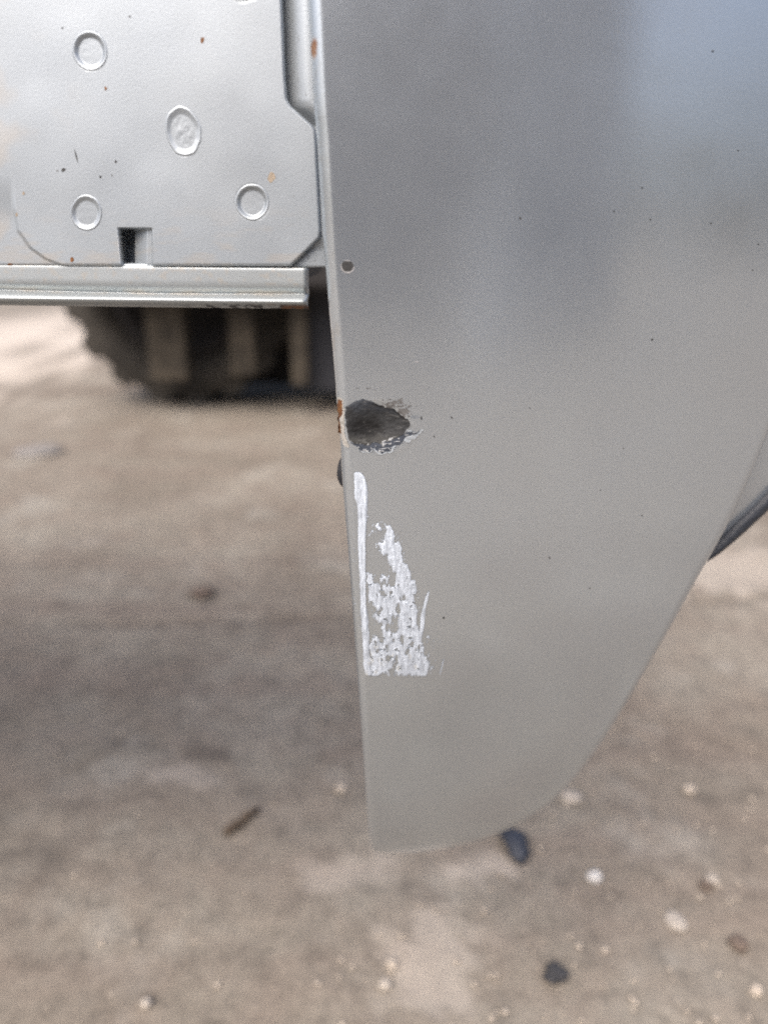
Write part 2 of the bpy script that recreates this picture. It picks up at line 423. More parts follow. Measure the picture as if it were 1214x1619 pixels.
cd = np.array([0.056, 0.060, 0.064]); cb = np.array([0.078, 0.092, 0.115]); ck = np.array([0.012, 0.012, 0.013]); co = np.array([0.078, 0.078, 0.070])
col = cd + 0 * U[..., None]
L_ = lambda a, b, t: a * (1 - t[..., None]) + b * t[..., None]
upper = 1 - sstep(640, 662, V + (U - 590) * -0.12 + nz(12, 71) * 20)
col = L_(col, cb, upper * 0.9)
low = sstep(682, 696, V + nz(10, 72) * 12)
col = L_(col, co, low * 0.8)
col = L_(col, ck, (1 - sstep(0.5, 1.6, core)))
col = L_(col, ck * 1.6, sstep(0.60, 0.74, streak) * 0.7 * dark)
col = L_(col, np.array([0.28, 0.28, 0.27]), sstep(0.70, 0.8, fbm(U / 9, V / 2.2, 88, 3)) * 0.5)
col = col * (0.75 + 0.5 * fbm(U / 1.6, V / 1.6, 90, 2))[..., None]
isdark = dark > 0.5
isblue = (blue > 0.5) & ~isdark
bcol = np.array([0.040, 0.050, 0.068]) * (0.6 + 0.9 * fbm(U / 3, V / 2, 95, 3))[..., None]
arc = dist_line(D_([(430, 368), (520, 388), (600, 425), (660, 470), (700, 512)]), wu, wv)
col = L_(col, ck, (1 - sstep(1.0, 5.0, arc + nz(5, 150) * 5)) * .85)
col = col * (0.26 + 0.34 * sstep(0.6, 1.7, core))[..., None]
col = np.where(isblue[..., None], bcol, col)
ispale = (pale_m + (nz(3, 97) * 1.0) > 0.55) & ~isdark & ~isblue
col = np.where(ispale[..., None], np.array([0.36, 0.40, 0.43]) + (nz(3, 99)[..., None]) * 0.25, col)
chips = (blue > .35) & (fbm(U / 6, V / 1.8, 101, 3) > 0.66); col = np.where(chips[..., None], np.array([0.42, 0.44, 0.45]), col)
# black dusting spread up and right of the dent
sm = np.exp(-((U - 622) / 24.0) ** 2 - ((V - 640) / 11.0) ** 2) + 0.6 * np.exp(-((U - 578) / 22.0) ** 2 - ((V - 614 - (U - 578) ** 2 / 180) / 1.6) ** 2) + .9 * np.exp(-((U - 640) / 12.0) ** 2 - ((V - 655) / 9.0) ** 2)
spk = fbm(U / 4.2, V / 2.6, 111, 3)
isdust = (spk > 0.84 - sm * 0.50) & ~isdark & ~isblue & ~ispale & (U > 556)
col = np.where(isdust[..., None], (np.array([0.05, 0.048, 0.046]) + .16 * fbm(U / 8, V / 4, 140)[..., None]), col)
isrust = (rust > 0.5); isrim = (rim + nz(3, 120) * 0.9 > 0.6) & ~isdark & ~isblue & ~isrust & (U < 556)
col = np.where(isrim[..., None], np.array([0.40, 0.39, 0.36]) + nz(3, 121)[..., None] * 0.3, col)
rc = np.array([0.125, 0.052, 0.020]) * (0.5 + 1.1 * fbm(U / 3, V / 4, 123, 3))[..., None] + np.array([0.08, .05, .015]) * sstep(.6, .7, fbm(U / 4, V / 4, 124))[..., None]
col = np.where(isrust[..., None], rc, col)
keepv = isdark | isblue | ispale | isdust | isrim | isrust
keepv &= (U > np.interp(V, lv, lu) + 1.5)
lift = 0.00010 + 0.00022 * (ispale | isrim) * fbm(U / 4, V / 4, 131) - 0.0 * isdark + 0.0003 * isdark * (fbm(U / 6, V / 4, 133, 4) - 0.3) + .00018 * chips
P = outer.point(U, V, panel_h(U, V) + lift)
k4 = keepv[:-1, :-1] & keepv[1:, :-1] & keepv[1:, 1:] & keepv[:-1, 1:]
def patch(name, sel, mat, parent_obj):
    kk = sel[:-1, :-1] & sel[1:, :-1] & sel[1:, 1:] & sel[:-1, 1:]
    f = grid_faces(*U.shape, keep=kk); a, b, c = compact(P.reshape(-1, 3), f, col.reshape(-1, 3))
    return child(parent_obj, name, a, b, mat, attr={'tint': c})
o = patch('scraped_dent', keepv & ~isrust & ~isrim, M_SCRAPE, panel); o['label'] = 'dark dent scraped through the silver paint'
o = patch('rust_patch', isrust | isrim & keepv, M_SCRAPE, panel); o['label'] = 'orange rust on the panel edge'

# --- smeared white filler below it
S_ = lambda p: crop2px(p, 530, 720, 4.26)
A_ = S_([(128, 110), (165, 110), (200, 140), (220, 200), (222, 290), (212, 400), (205, 600), (207, 780), (209, 1000), (226, 1110), (232, 1300), (242, 1400), (252, 1482), (195, 1484), (190, 1400), (180, 1250), (170, 1050), (163, 900), (156, 700), (152, 500), (148, 350), (132, 290), (126, 180)])
B_ = S_([(318, 452), (375, 458), (396, 540), (394, 600), (425, 573), (440, 600), (460, 700), (478, 728), (500, 770), (512, 850), (540, 850), (553, 925), (525, 935), (532, 980), (554, 1000), (550, 1090), (553, 1145), (575, 1180), (580, 1250), (604, 1290), (592, 1330), (618, 1360), (637, 1400), (605, 1482), (520, 1486), (420, 1482), (385, 1440), (360, 1492), (300, 1478), (240, 1482), (230, 1300), (250, 1230), (290, 1240), (312, 1290), (322, 1200), (305, 1170), (322, 1130), (258, 1115), (272, 1045), (225, 960), (206, 790), (243, 795), (268, 860), (300, 875), (370, 868), (402, 885), (412, 800), (358, 750), (360, 680), (325, 672), (310, 640), (285, 598), (332, 565), (345, 500)])
S2 = S_([(637, 890), (628, 960), (608, 1040), (600, 1150), (578, 1262), (562, 1240), (573, 1080), (605, 955)])
BLOBS = [(283, 465, 14, 30), (298, 495, 16, 14), (240, 525, 16, 14), (332, 828, 34, 28), (258, 1180, 14, 12), (275, 1260, 32, 34), (225, 420, 10, 9), (650, 1445, 8, 12), (622, 1240, 14, 10)]
HOLES = [(395, 1130, 24, 55), (455, 972, 20, 18), (298, 1052, 24, 20), (322, 930, 30, 18), (402, 1400, 16, 44), (352, 1290, 10, 30), (420, 1030, 14, 34), (360, 1360, 12, 20), (290, 1310, 16, 16), (480, 1320, 14, 16), (350, 1160, 10, 30), (520, 1290, 10, 24), (445, 1240, 10, 40), (390, 1250, 10, 20)]
st = 0.6
uu = np.arange(548, 706, st); vv = np.arange(736, 1076, st); U, V = np.meshgrid(uu, vv)
wu = U + (fbm(U / 4, V / 7, 201, 5) - 0.5) * 8; wv = V + (fbm(U / 3, V / 14, 202, 5) - 0.5) * 20
mA = blur(inside(A_, U + (fbm(U / 4, V / 14, 203) - 0.5) * 4, V).astype(float), 3)
mB = inside(B_, wu, wv).astype(float)
for a, b, rx, ry in BLOBS: mB = np.maximum(mB, (np.hypot((wu - 530 - a / 4.26) * 4.26 / rx, (wv - 720 - b / 4.26) * 4.26 / ry) < 1))
for a, b, rx, ry in HOLES: mB = mB * (np.hypot((wu - 530 - a / 4.26) * 4.26 / rx, (wv - 720 - b / 4.26) * 4.26 / ry) > 1)
mB = blur(mB, 2); mC = blur(inside(S2, U, V).astype(float), 2)
sk = fbm(U / 2.6, V / 17, 211, 4); pit = fbm(U / 4.5, V / 6, 212, 3)
body = np.maximum(np.maximum(mA + .12 * (sk - .5), mB - 0.75 * sstep(.68, .78, pit) * sstep(830, 960, V)), mC)
body = np.maximum(body, 0.9 * (np.abs(U - 698.5 + (V - 1053) * .26) < 0.8) * (V > 1041) * (V < 1066))
sparse = (fbm(U / 2.2, V / 3.0, 221, 3) > 0.72) & (dist_line([(566, 755), (560, 900), (574, 1060)], U, V) < 5)
sparse |= (fbm(U / 1.6, V / 5, 223, 3) > 0.66) & (blur(mB, 9) > .12) & (V > 800)
sparse |= (fbm(U / 2.0, V / 3.4, 222, 3) > 0.70) & (dist_line([(690, 1010), (682, 1066), (620, 1068)], U, V) < 7)
body = np.maximum(body, sparse * .7)
keepv = (body > 0.5)
keepv &= ~((V > 1068.5 + 1.5 * (fbm(U / 4, V * 0, 230) - .5)))
h = 0.00010 + 0.00035 * np.clip((body - .5) * 2, 0, 1) ** .6 * (0.35 + .9 * sk) + 0.00010 * sstep(.4, .7, pit) * (mB > .6) + 0.0002 * np.exp(-((U - np.interp(V, [760, 900, 1000, 1060], [578, 577, 579, 584])) / 2.0) ** 2) * (mA > .5)
P = outer.point(U, V, panel_h(U, V) + h)
tt = np.clip(0.66 + .34 * (sk - .5) + .35 * (fbm(U / 1.3, V / 11, 215, 2) - .5) + .25 * (pit - .5), 0.42, 0.8) * (0.70 + .30 * np.clip((body - .5) * 2.4, 0, 1))
warm = sstep(.62, .75, fbm(U / 9, V / 9, 240)) * (V > 1020)
col = tt[..., None] * L_(np.array([0.87, 0.975, 1.10]) + 0 * U[..., None], np.array([1.06, 1.03, .86]), warm * .3)
o = patch('white_filler_smear', keepv, M_SMEAR, panel); o['label'] = 'pale filler smeared in ragged strokes below the dent'; o['kind'] = 'stuff'

# --- chipped hole and small marks
def disc(surf, hfun, u, v, ru_, rv_, lift, seed, rough=0.25, n=26, rings=5, tilt=0):
    vs_ = []; f = []
    a = np.linspace(0, 2 * math.pi, n, endpoint=False)
    rr = 1 + (fbm(np.cos(a) * 1.7 + 9, np.sin(a) * 1.7 + seed * 3.1, seed) - .5) * 2 * rough
    pu = [np.array([u])]; pv = [np.array([v])]
    for k in range(1, rings + 1):
        q = rr * k / rings; x = np.cos(a) * q * ru_; y = np.sin(a) * q * rv_; t = R(tilt)
        pu.append(u + x * math.cos(t) - y * math.sin(t)); pv.append(v + x * math.sin(t) + y * math.cos(t))
    pu = np.concatenate(pu); pv = np.concatenate(pv)
    f = [(0, 1 + (i + 1) % n, 1 + i) for i in range(n)]
    for k in range(rings - 1):
        for i in range(n):
            j = (i + 1) % n; b0 = 1 + k * n; b1 = b0 + n
            f.append((b0 + i, b0 + j, b1 + j, b1 + i))
    f = [q[::-1] for q in f]
    hh = (hfun(pu, pv) if hfun else 0 * pu) + (lift(np.hypot((pu - u) / ru_, (pv - v) / rv_)) if callable(lift) else lift)
    return surf.point(pu, pv, hh), f
M_CHIPPALE = plain('bare_primer_edge', (0.33, 0.335, 0.34), 0.6, scale=900, bdist=.0002)
M_CHIPDARK = plain('chipped_dark_primer', (0.035, 0.036, 0.036), 0.7, scale=900, bdist=.0002)
M_RUST = plain('rust_spot', (0.17, 0.075, 0.028), 0.85, var=.4, scale=900, bdist=.0003)
M_STAIN = plain('brown_stain', (0.30, 0.25, 0.19), 0.7, var=.25, scale=700, bdist=.0002)
v_, f_ = disc(outer, panel_h, 549.5, 421.6, 11.2, 10, 0.00008, 3, .18)
cr = child(panel, 'chip_rim', v_, f_, M_CHIPPALE)
v_, f_ = disc(outer, panel_h, 549.3, 420.6, 9.6, 8.4, lambda q: 0.00016 + 0 * q, 4, .14)
child(panel, 'paint_chip', v_, f_, M_CHIPDARK)
for u, v, a, b, t, mt in [(822, 345, 3.2, 2.6, 0, 0), (1030, 537, 3.5, 2.2, -40, 0), (701, 977, 3, 2.6, 0, 0), (970, 334, 2, 2, 0, 0), (1027, 347, 2.4, 2.2, 0, 0), (1123, 353, 2.2, 2, 0, 0), (1014, 297, 2, 2.6, 0, 0), (1189, 427, 2.2, 1.6, 0, 0),
                          (1126, 81, 3, 2.6, 0, 0), (868, 882, 2.6, 2.2, 0, 0), (932, 930, 2, 1.6, 0, 0), (949, 775, 1.8, 1.4, 0, 0), (837, 645, 1.6, 1.6, 0, 0), (1014, 815, 2.2, 1.6, 0, 0), (714, 660, 4, 1.8, 30, 0),
                          (658, 572, 6, 1.6, -12, 1), (848, 755, 1.6, 1.2, 0, 1), (666, 661, 2, 5, 0, 0), (936, 1040, 9, 0.9, -8, 1), (985, 709, 1.6, 1.4, 0, 0), (1166, 238, 1.6, 1.8, 0, 0), (1198, 386, 1.6, 2.2, 0, 0), (686, 690, 3, 1.4, 50, 0)]:
    v_, f_ = disc(outer, panel_h, u, v, a * .62, b * .62, 0.00008, int(u), .35, 12, 2, t)
    child(panel, 'paint_chip', v_, f_, M_CHIPPALE if mt else M_CHIPDARK)

# --- inner return panel and rubber seal seen past the right edge
back = Surf(lambda x, z: G(x, z) + 0.016)
ctr = smooth_line([(1070, 912), (1120, 886), (1150, 861), (1190, 824), (1216, 799), (1260, 752), (1310, 680), (1380, 560), (1430, 400), (1460, 200), (1470, 0)])
ctr = np.array(ctr)
tan = np.gradient(ctr, axis=0); tan /= np.linalg.norm(tan, axis=1, keepdims=True); nrm = np.stack([tan[:, 1], -tan[:, 0]], -1)
nrm *= np.sign(-(nrm[:, :1] * 1.0))          # towards the panel
rows = []
for k, (o_, h_) in enumerate([(0, 0), (20, 0.001), (60, 0.002), (110, 0.001), (190, -0.004)]):
    q = ctr + nrm * o_; rows.append(back.point(q[:, 0], q[:, 1], h_ + 0 * q[:, 0]))
ret = link_mesh('inner_return', np.stack(rows, 0), grid_faces(len(rows), len(ctr), flip=True), M_OUTER, truck); thicken(ret, 0.0015)
cs = []
for k in range(12):
    a = 2 * math.pi * k / 12
    wd = np.interp(ctr[:, 0], [1080, 1130, 1175], [3, 6, 8.5])[:, None]
    q = ctr + nrm * (12 - wd * math.cos(a)); cs.append(back.point(q[:, 0], q[:, 1], 0.001 + 0.004 * math.sin(a) + 0 * q[:, 0]))
cs.append(cs[0])
link_mesh('rubber_seal', np.stack(cs, 0), grid_faces(13, len(ctr)), M_SEAL, truck)
# rubber buffer behind the left edge
a = np.linspace(0, 2 * math.pi, 18, endpoint=False); c0 = on_depth(555, 744, 0.312)
vv_ = []; prof = [(0.0, 0.0), (0.0052, 0.0), (0.006, 0.0012), (0.006, 0.009), (0.004, 0.0105), (0, 0.0105)]
for r_, y_ in prof: vv_ += [(c0[0] + math.cos(t) * r_, c0[1] - 0.006 + y_, c0[2] + math.sin(t) * r_ * 1.3) for t in a]
ff = [(k * 18 + i, k * 18 + (i + 1) % 18, (k + 1) * 18 + (i + 1) % 18, (k + 1) * 18 + i) for k in range(len(prof) - 1) for i in range(18)]
link_mesh('rubber_buffer', vv_, ff, M_RUBBER, truck)

# --- inner panel: sheet, reinforcing plate with pressed spots, sill
YI, TILT = 0.300, 0.10
sheet_s = Surf(lambda x, z: YI + TILT * (z - 0.62) + 0 * x)
plate_s = sheet_s
PLR = [(441, -260), (444, -100), (447, 0), (452, 120), (455, 158), (460, 168), (494, 198), (500, 206), (501, 216), (505, 300), (508, 368), (506, 378), (470, 413), (463, 419), (460, 421.5)]
pv_ = np.array([p[1] for p in PLR]); pu_ = np.array([p[0] for p in PLR])
NOTCH = (190, 243, 362)
vs = np.concatenate([np.linspace(-260, 350, 150), np.linspace(352, 421.5, 80)])
ss = np.concatenate([np.linspace(0, 0.30, 30), np.linspace(0.303, 0.45, 110), np.linspace(.452, .74, 140), np.linspace(.745, .97, 50), np.linspace(.972, 1, 24)])
UL = np.full(len(vs), -240.0); UR = np.interp(vs, pv_, pu_)
U = UL[:, None] + (UR - UL)[:, None] * ss[None]; V = np.repeat(vs[:, None], len(ss), 1)
def plate_h(u, v):
    d = np.minimum(dist_line(PLR, u, v), np.abs(421.5 - v) * 1.0)
    a = np.clip(1 - d / 5, 0, 1)
    thick = 0.0016
    h = thick - 0.0014 * (1 - np.sqrt(np.maximum(1 - a * a, 0)))
    inn = sstep(NOTCH[0] - 1 + (v - 362) * .09, NOTCH[0] + 2 + (v - 362) * .09, u) * (1 - sstep(NOTCH[1] - 3, NOTCH[1] + 1, u)) * sstep(NOTCH[2] - 1.5, NOTCH[2] + 2, v)
    ramp_ = np.clip(1 - (u - 192) / 44.0, 0.06, 1)
    h = h - inn * (0.0012 + 0.006 * ramp_)
    c = sstep(0, 9, (np.interp(v, [250, 330, 365, 392, 410, 421.5], [27, 29, 36, 55, 80, 112]) - u)) * sstep(280, 350, v)
    h = h - 0.0007 * c
    h = h + 0.0004 * (fbm(u / 120, v / 120, 77, 2) - .5)
    return h
PP = plate_s.point(U, V, plate_h(U, V))
wear = np.zeros(U.shape + (3,))
wear[..., 2] = np.clip(sstep(.48, .75, fbm(U / 60, V / 60, 301, 4)) * (1 - sstep(-100, 170, U + (150 - V) * .1)) * .5 + .3 * sstep(.5, .75, fbm(U / 40, V / 14, 302, 4)) * sstep(300, 420, V), 0, .6)
slot = ~((U[:-1, :-1] > 190 + (V[:-1, :-1] - 362) * .09) & (U[:-1, :-1] < 209) & (V[:-1, :-1] > 362.5) & (V[:-1, :-1] < 417))
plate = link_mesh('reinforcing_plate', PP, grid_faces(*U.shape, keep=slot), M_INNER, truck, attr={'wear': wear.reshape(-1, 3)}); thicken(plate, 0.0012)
def dimple_profile(depth, seed, rough):
    def fn(q):
        return 0.00006 + 0.00018 * np.exp(-((q - 0.93) / .07) ** 2) - depth * (1 - sstep(0.66, 0.88, q)) - 0.00006 * sstep(.95, 1, q) * 1.6
    return fn
for i, (u, v, ru_, rv_, t, dp, rg) in enumerate([(145.5, 83, 27.5, 32, -12, .00075, .05), (292, 210, 27, 40, -16, .00032, .12), (139.5, 338, 25, 28, -8, .0005, .06), (400, 321, 27, 29, -8, .0009, .03), (385, -12, 28, 17, -6, .0008, .04), (58, -140, 27, 30, 0, .0007, .04)]):
    surf_d = plate_s
    n = 48; a = np.linspace(0, 2 * math.pi, n, endpoint=False)
    rings = np.concatenate([np.linspace(0.08, .6, 9), np.linspace(.64, 1.0, 16)])
    rr = 1 + (fbm(np.cos(a) * 1.5 + 4, np.sin(a) * 1.5 + i * 5, i) - .5) * 2 * rg
    Q = np.repeat(rings[:, None], n, 1); X = Q * np.cos(a) * ru_ * rr; Y = Q * np.sin(a) * rv_ * rr; tt_ = R(t)
    du = u + X * math.cos(tt_) - Y * math.sin(tt_); dv = v + X * math.sin(tt_) + Y * math.cos(tt_)
    off = dimple_profile(dp, i, rg)(Q)
    if i == 1: off = off + 0.0002 * (fbm(du / 5, dv / 8, 401, 3) - .5) * (Q < .55)
    else: off = off + 0.00004 * (fbm(du / 6, dv / 6, 402 + i, 3) - .5) * (Q < .7)
    # the plate keeps its own flat face; the pressed spot is cut into it below
    hh = 0.0016 + 0.0004 * (fbm(du / 120, dv / 120, 77, 2) - .5) + off
    pts = surf_d.point(du, dv, hh)
    cpt = surf_d.point(np.array([u]), np.array([v]), np.array([hh[0].mean()]))
    verts = np.concatenate([pts.reshape(-1, 3), cpt]); k = len(rings)
    f = [(r * n + i2, (r + 1) * n + i2, (r + 1) * n + (i2 + 1) % n, r * n + (i2 + 1) % n) for r in range(k - 1) for i2 in range(n)]
    f += [(len(verts) - 1, i2, (i2 + 1) % n) for i2 in range(n)]
    f = [q[::-1] for q in f]
    d = child(plate, 'pressed_spot', verts, f, M_INNER)
    if i == 1: d['label'] = 'faint misshapen pressed spot with a scarred middle'
    # sink the plate under it
    me = plate.data; co = np.empty(len(me.vertices) * 3, np.float32); me.vertices.foreach_get('co', co); co = co.reshape(-1, 3)
    qq = np.hypot((U - u) / ru_, (V - v) / rv_).reshape(-1)
    co[:, 1] += 0.0012 * (1 - sstep(.72, .9, qq)); me.vertices.foreach_set('co', co.ravel()); me.update()
for u, v, a, b, t, mt in [(322, 66, 2.6, 5, 10, M_RUST), (430, 282, 6, 8, 15, M_STAIN), (170, 142, 1.8, 3, 0, M_RUST), (117, 411, 2.6, 4, 0, M_RUST), (18, 419, 4, 3, 0, M_RUST), (124, 249, 1, 11, -14, M_CHIPDARK), (104, 270, 3.5, 2.5, -30, M_CHIPDARK),
                          (162, 281, 2, 2, 0, M_CHIPDARK), (102, 47, 1.6, 1.8, 0, M_CHIPDARK), (208, 29, 1.8, 1.8, 0, M_CHIPDARK), (186, 257, 2, 2.2, 0, M_CHIPDARK), (30, 340, 2, 3, 0, M_STAIN), (41, 307, 2, 2.5, 0, M_STAIN), (435, 283, 1.6, 1.6, 0, M_CHIPDARK)]:
    v_, f_ = disc(plate_s, plate_h, u, v, a, b, 0.00006, int(u + v), .35, 12, 2, t)
    child(plate, 'rust_spot' if mt in (M_RUST, M_STAIN) else 'paint_chip', v_, f_, mt)
# sheet behind the plate, dished into a channel beside the upper plate edge
us = np.concatenate([np.linspace(-250, 160, 20), np.linspace(168, 262, 50), np.linspace(270, 380, 12), np.linspace(385, 516, 90)]); vs = np.concatenate([np.linspace(-262, 150, 60), np.linspace(153, 422, 80)])
U, V = np.meshgrid(us, vs)
ch = np.clip(1 - (U - np.interp(V, pv_, pu_) + 6) / 44.0, 0, 1)
h = -0.0035 * sstep(0, 1, ch) * (1 - sstep(195, 225, V)) - 0.0002 - 0.0010 * sstep(372, 395, V) * (U > 440)
h = h - 0.011 * sstep(176, 182, U) * (1 - sstep(250, 256, U)) * sstep(346, 352, V) * (1 - sstep(412, 416, V))
wear = np.zeros(U.shape + (3,)); wear[..., 1] = (fbm(U / 3, V / 4, 311, 2) > .8) * (U > 450) * .6
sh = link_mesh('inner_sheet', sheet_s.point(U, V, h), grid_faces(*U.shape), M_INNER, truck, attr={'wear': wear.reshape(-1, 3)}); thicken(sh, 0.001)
# sill: flat strip, groove and rolled bead
prof = [(420.5, 0.0003), (423, .0006), (430, .0006), (438, .0006), (446, .0006), (451, .0004), (455, -.0002), (458, -.0010), (461, -.0018), (463.5, -.0016), (466, .0004), (468, .0021), (471, .0036), (474.5, .0043), (478, .0038), (481, .0028), (483.5, .0010), (485, -.0015), (485.5, -.0045)]
pvv = np.array([p[0] for p in prof]); ph = np.array([p[1] for p in prof])
vv = np.concatenate([np.linspace(420.5, 450, 10), np.linspace(451.5, 485.5, 70)])
us = np.linspace(-250, 487, 330); U, V = np.meshgrid(us, vv)
fv = np.arange(415, 491, .1); fh = np.interp(fv, pvv, ph); kn = np.exp(-(np.arange(-45, 46) / 17.0) ** 2); fh = np.convolve(np.pad(fh, 45, mode='edge'), kn / kn.sum(), 'valid')
h = np.interp(V, fv, fh)
bow = 1.8 * np.sin((U - 60) / 130.0) * sstep(448, 458, V) * (1 - sstep(466, 472, V)) + (U - 250) * 0.012
endr = np.clip(1 - (487 - U) / 7, 0, 1); h = h - 0.004 * (1 - np.sqrt(np.maximum(1 - endr ** 2, 0)))
wear = np.zeros(U.shape + (3,))
edge = sstep(475, 484, V)
nn = fbm(U / 7, V / 3.2, 321, 4); wear[..., 1] = sstep(.60, .66, nn + edge * .12 - .04) * edge * sstep(280, 330, U) * .95
nr = fbm(U / 9, V / 4, 322, 3); wear[..., 0] = sstep(.50, .60, nr + .2 * sstep(400, 440, U) - .08) * sstep(477, 483, V) * sstep(385, 430, U)
wear[..., 2] = .5 * sstep(.5, .7, fbm(U / 30, V / 5, 323)) * np.exp(-((V - 460) / 5.0) ** 2) + .35 * sstep(.55, .7, fbm(U / 9, V / 7, 324)) * (V < 450)
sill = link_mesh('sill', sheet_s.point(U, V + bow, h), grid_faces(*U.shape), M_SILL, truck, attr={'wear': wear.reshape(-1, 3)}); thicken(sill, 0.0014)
# dark floor pan behind the panel
z_s = float(sheet_s.point(np.array([250.]), np.array([485.]), np.array([0.]))[0, 2])
xe = float(sheet_s.point(np.array([484.]), np.array([450.]), np.array([0.]))[0, 0])
v_, f_ = box_vf(-2.4, xe - 0.004, 0.316, 0.46, z_s + 0.004, z_s + 0.12)
bevel(link_mesh('floor_pan', v_, f_, M_UNDER, truck, smooth=False), 0.01)

v_, f_ = box_vf(-2.4, 0.02, 0.36, 0.58, 0.88, 1.25)
bevel(link_mesh('upper_body', v_, f_, M_INNER, truck, smooth=False), 0.03, 3)

# ------------------------------------------------------------------ dusty vehicle standing beyond
YW = 2.90
wc = on_depth(283, 455, YW); Rw = float(wc[2]); 
px = 2.9 / FPX * 1.02
veh = thing('dusty_vehicle', 'dusty vehicle beyond the sill, its lugged tyre and brown underside blurred', 'vehicle', (float(wc[0]) + .3, YW, 0))
def lathe(name, prof, mat, par, n=72, c=wc):
    vs_ = []; k = len(prof)
    for i in range(n):
        a = 2 * math.pi * i / n
        for r_, y_ in prof: vs_.append((c[0] + math.cos(a) * r_, c[1] + y_, c[2] + math.sin(a) * r_))
    f = [(i * k + j, i * k + j + 1, ((i + 1) % n) * k + j + 1, ((i + 1) % n) * k + j) for i in range(n) for j in range(k - 1)]
    o = link_mesh(name, vs_, f, mat, par)
    bm = bmesh.new(); bm.from_mesh(o.data); bmesh.ops.recalc_face_normals(bm, faces=bm.faces); bm.to_mesh(o.data); bm.free()
    return o
whl = lathe('wheel', [(0.02, .03), (.18, .03), (.22, .0), (Rw * .6, -.01), (Rw * .6, .22), (.02, .22)], M_BLACK, veh)
def wchild(o): o.parent = whl; return o
Rt = Rw - 0.017
wchild(lathe('tyre', [(Rw * .58, .02), (Rw * .62, -.01), (Rw * .75, -.035), (Rw * .88, -.03), (Rt * .97, -.005), (Rt, .03), (Rt, .21), (Rt * .97, .24), (Rw * .8, .26), (Rw * .58, .22), (Rw * .58, .02)], M_TYRE, veh))
lug = None; NL = 17
for i in range(NL):
    for side in (0, 1):
        a = 2 * math.pi * (i + 0.5 * side) / NL
        y0, y1 = (-.012, .115) if side == 0 else (.125, .25)
        w = 0.042
        if lug is None:
            vs_ = []
            for (t, r_) in ((-w * 1.35, Rt - .03), (w * 1.35, Rt - .03), (-w * .8, Rw), (w * .8, Rw)):
                for y_ in (0, .127): vs_.append((r_, y_ * 0.96, t))
            f = [(0, 1, 5, 4), (2, 6, 7, 3), (4, 5, 7, 6), (0, 4, 6, 2), (1, 3, 7, 5), (0, 2, 3, 1)]
            me = bpy.data.meshes.new('lug'); me.from_pydata(vs_, [], f); me.materials.append(M_TYRE); me.update(); lug = me
        o = bpy.data.objects.new('lug', lug); C.objects.link(o); o.parent = whl
        o.location = Vector(wc) - Vector(veh['base']) + Vector((0, y0, 0)); o.rotation_euler = (0, -a, 0)
# hanging frame bars, axle, mudflap, chassis
def bar(u0, u1, vb, Y, mat, name, dy=.05, top=.9):
    a = on_depth(u0, vb, Y); b = on_depth(u1, vb, Y)
    v_, f_ = box_vf(a[0], b[0], Y, Y + dy, a[2], top)
    return bevel(link_mesh(name, v_, f_, mat, veh, smooth=False), 0.012, 3)
bar(238, 298, 603, 2.70, M_TAN, 'frame_bar', .10)
bar(366, 406, 596, 2.72, M_TAN, 'frame_bar', .05)
bar(462, 489, 612, 2.66, M_TAN, 'frame_bar', .04)
bar(491, 640, 618, 2.74, M_FLAP, 'mudflap', .012)
v_, f_ = box_vf(wc[0] - .36, wc[0] + 1.5, 2.53, 4.2, .455, 1.15)
bevel(link_mesh('chassis', v_, f_, M_BLACK, veh, smooth=False), 0.02)
v_, f_ = box_vf(wc[0] + .12, wc[0] + 1.2, 3.12, 3.2, .04, .56)
bevel(link_mesh('rear_skirt', v_, f_, M_BLACK, veh, smooth=False), 0.02)

# ------------------------------------------------------------------ bits lying on the concrete
def pebble_mesh(sx, sy, sz, seed, sub=2, amp=.35):
    bm = bmesh.new(); bmesh.ops.create_icosphere(bm, subdivisions=sub, radius=1)
    co = np.array([v.co[:] for v in bm.verts])
    r = 1 + amp * (fbm(co[:, 0] * 1.6 + seed * 3.7, co[:, 1] * 1.6 + co[:, 2] * 1.1, seed, 3) - .5) * 2
    co = co * r[:, None]; co[:, 2] = np.maximum(co[:, 2], -.55)
    for v, c in zip(bm.verts, co): v.co = (c[0] * sx, c[1] * sy, c[2] * sz)
    vv = [tuple(v.co) for v in bm.verts]; ff = [tuple(v.index for v in f.verts) for f in bm.faces]; bm.free()
    return vv, ff
M_PWHITE = plain('white_stone', (0.5, 0.49, 0.47), .7, var=.12, scale=150)
M_PCREAM = plain('cream_stone', (0.36, 0.325, 0.28), .8, var=.15, scale=150)
M_PGREY = plain('grey_stone', (0.20, 0.19, 0.18), .8, var=.2, scale=100)
M_PBROWN = plain('brown_grit', (0.13, 0.10, 0.08), .9, var=.3, scale=150)
M_PTAN = plain('tan_grit', (0.40, 0.35, 0.29), .85, var=.25, scale=150)
M_NAVY = plain('dark_blue_plastic', (0.030, 0.036, 0.050), .6, var=.25, scale=60)
M_SOOT = plain('dark_clump', (0.035, 0.036, 0.04), .9, var=.4, scale=120)
M_WOOD = plain('dark_wood', (0.085, 0.062, 0.042), .85, var=.35, scale=60)
def pebble(name, u, v, sx, sy, sz, mat, seed, label, cat, group=None, rz=0):
    p = on_ground(u, v); z = gz_at(p[0], p[1])
    vv, ff = pebble_mesh(sx, sy, sz, seed)
    o = link_mesh(name, vv, ff, mat); o.location = (p[0], p[1], z + sz * .4); o.rotation_euler = (0, 0, rz)
    return tag(o, label, cat, group)
PG = 'loose stones on the concrete'
pebble('stone', 940, 1387, .009, .0075, .006, M_PWHITE, 1, 'small bright white stone below the curved panel', 'stone', PG)
pebble('stone', 1068, 1457, .0095, .012, .003, M_PCREAM, 2, 'flat cream stone right of the white stone', 'stone', PG, .3)
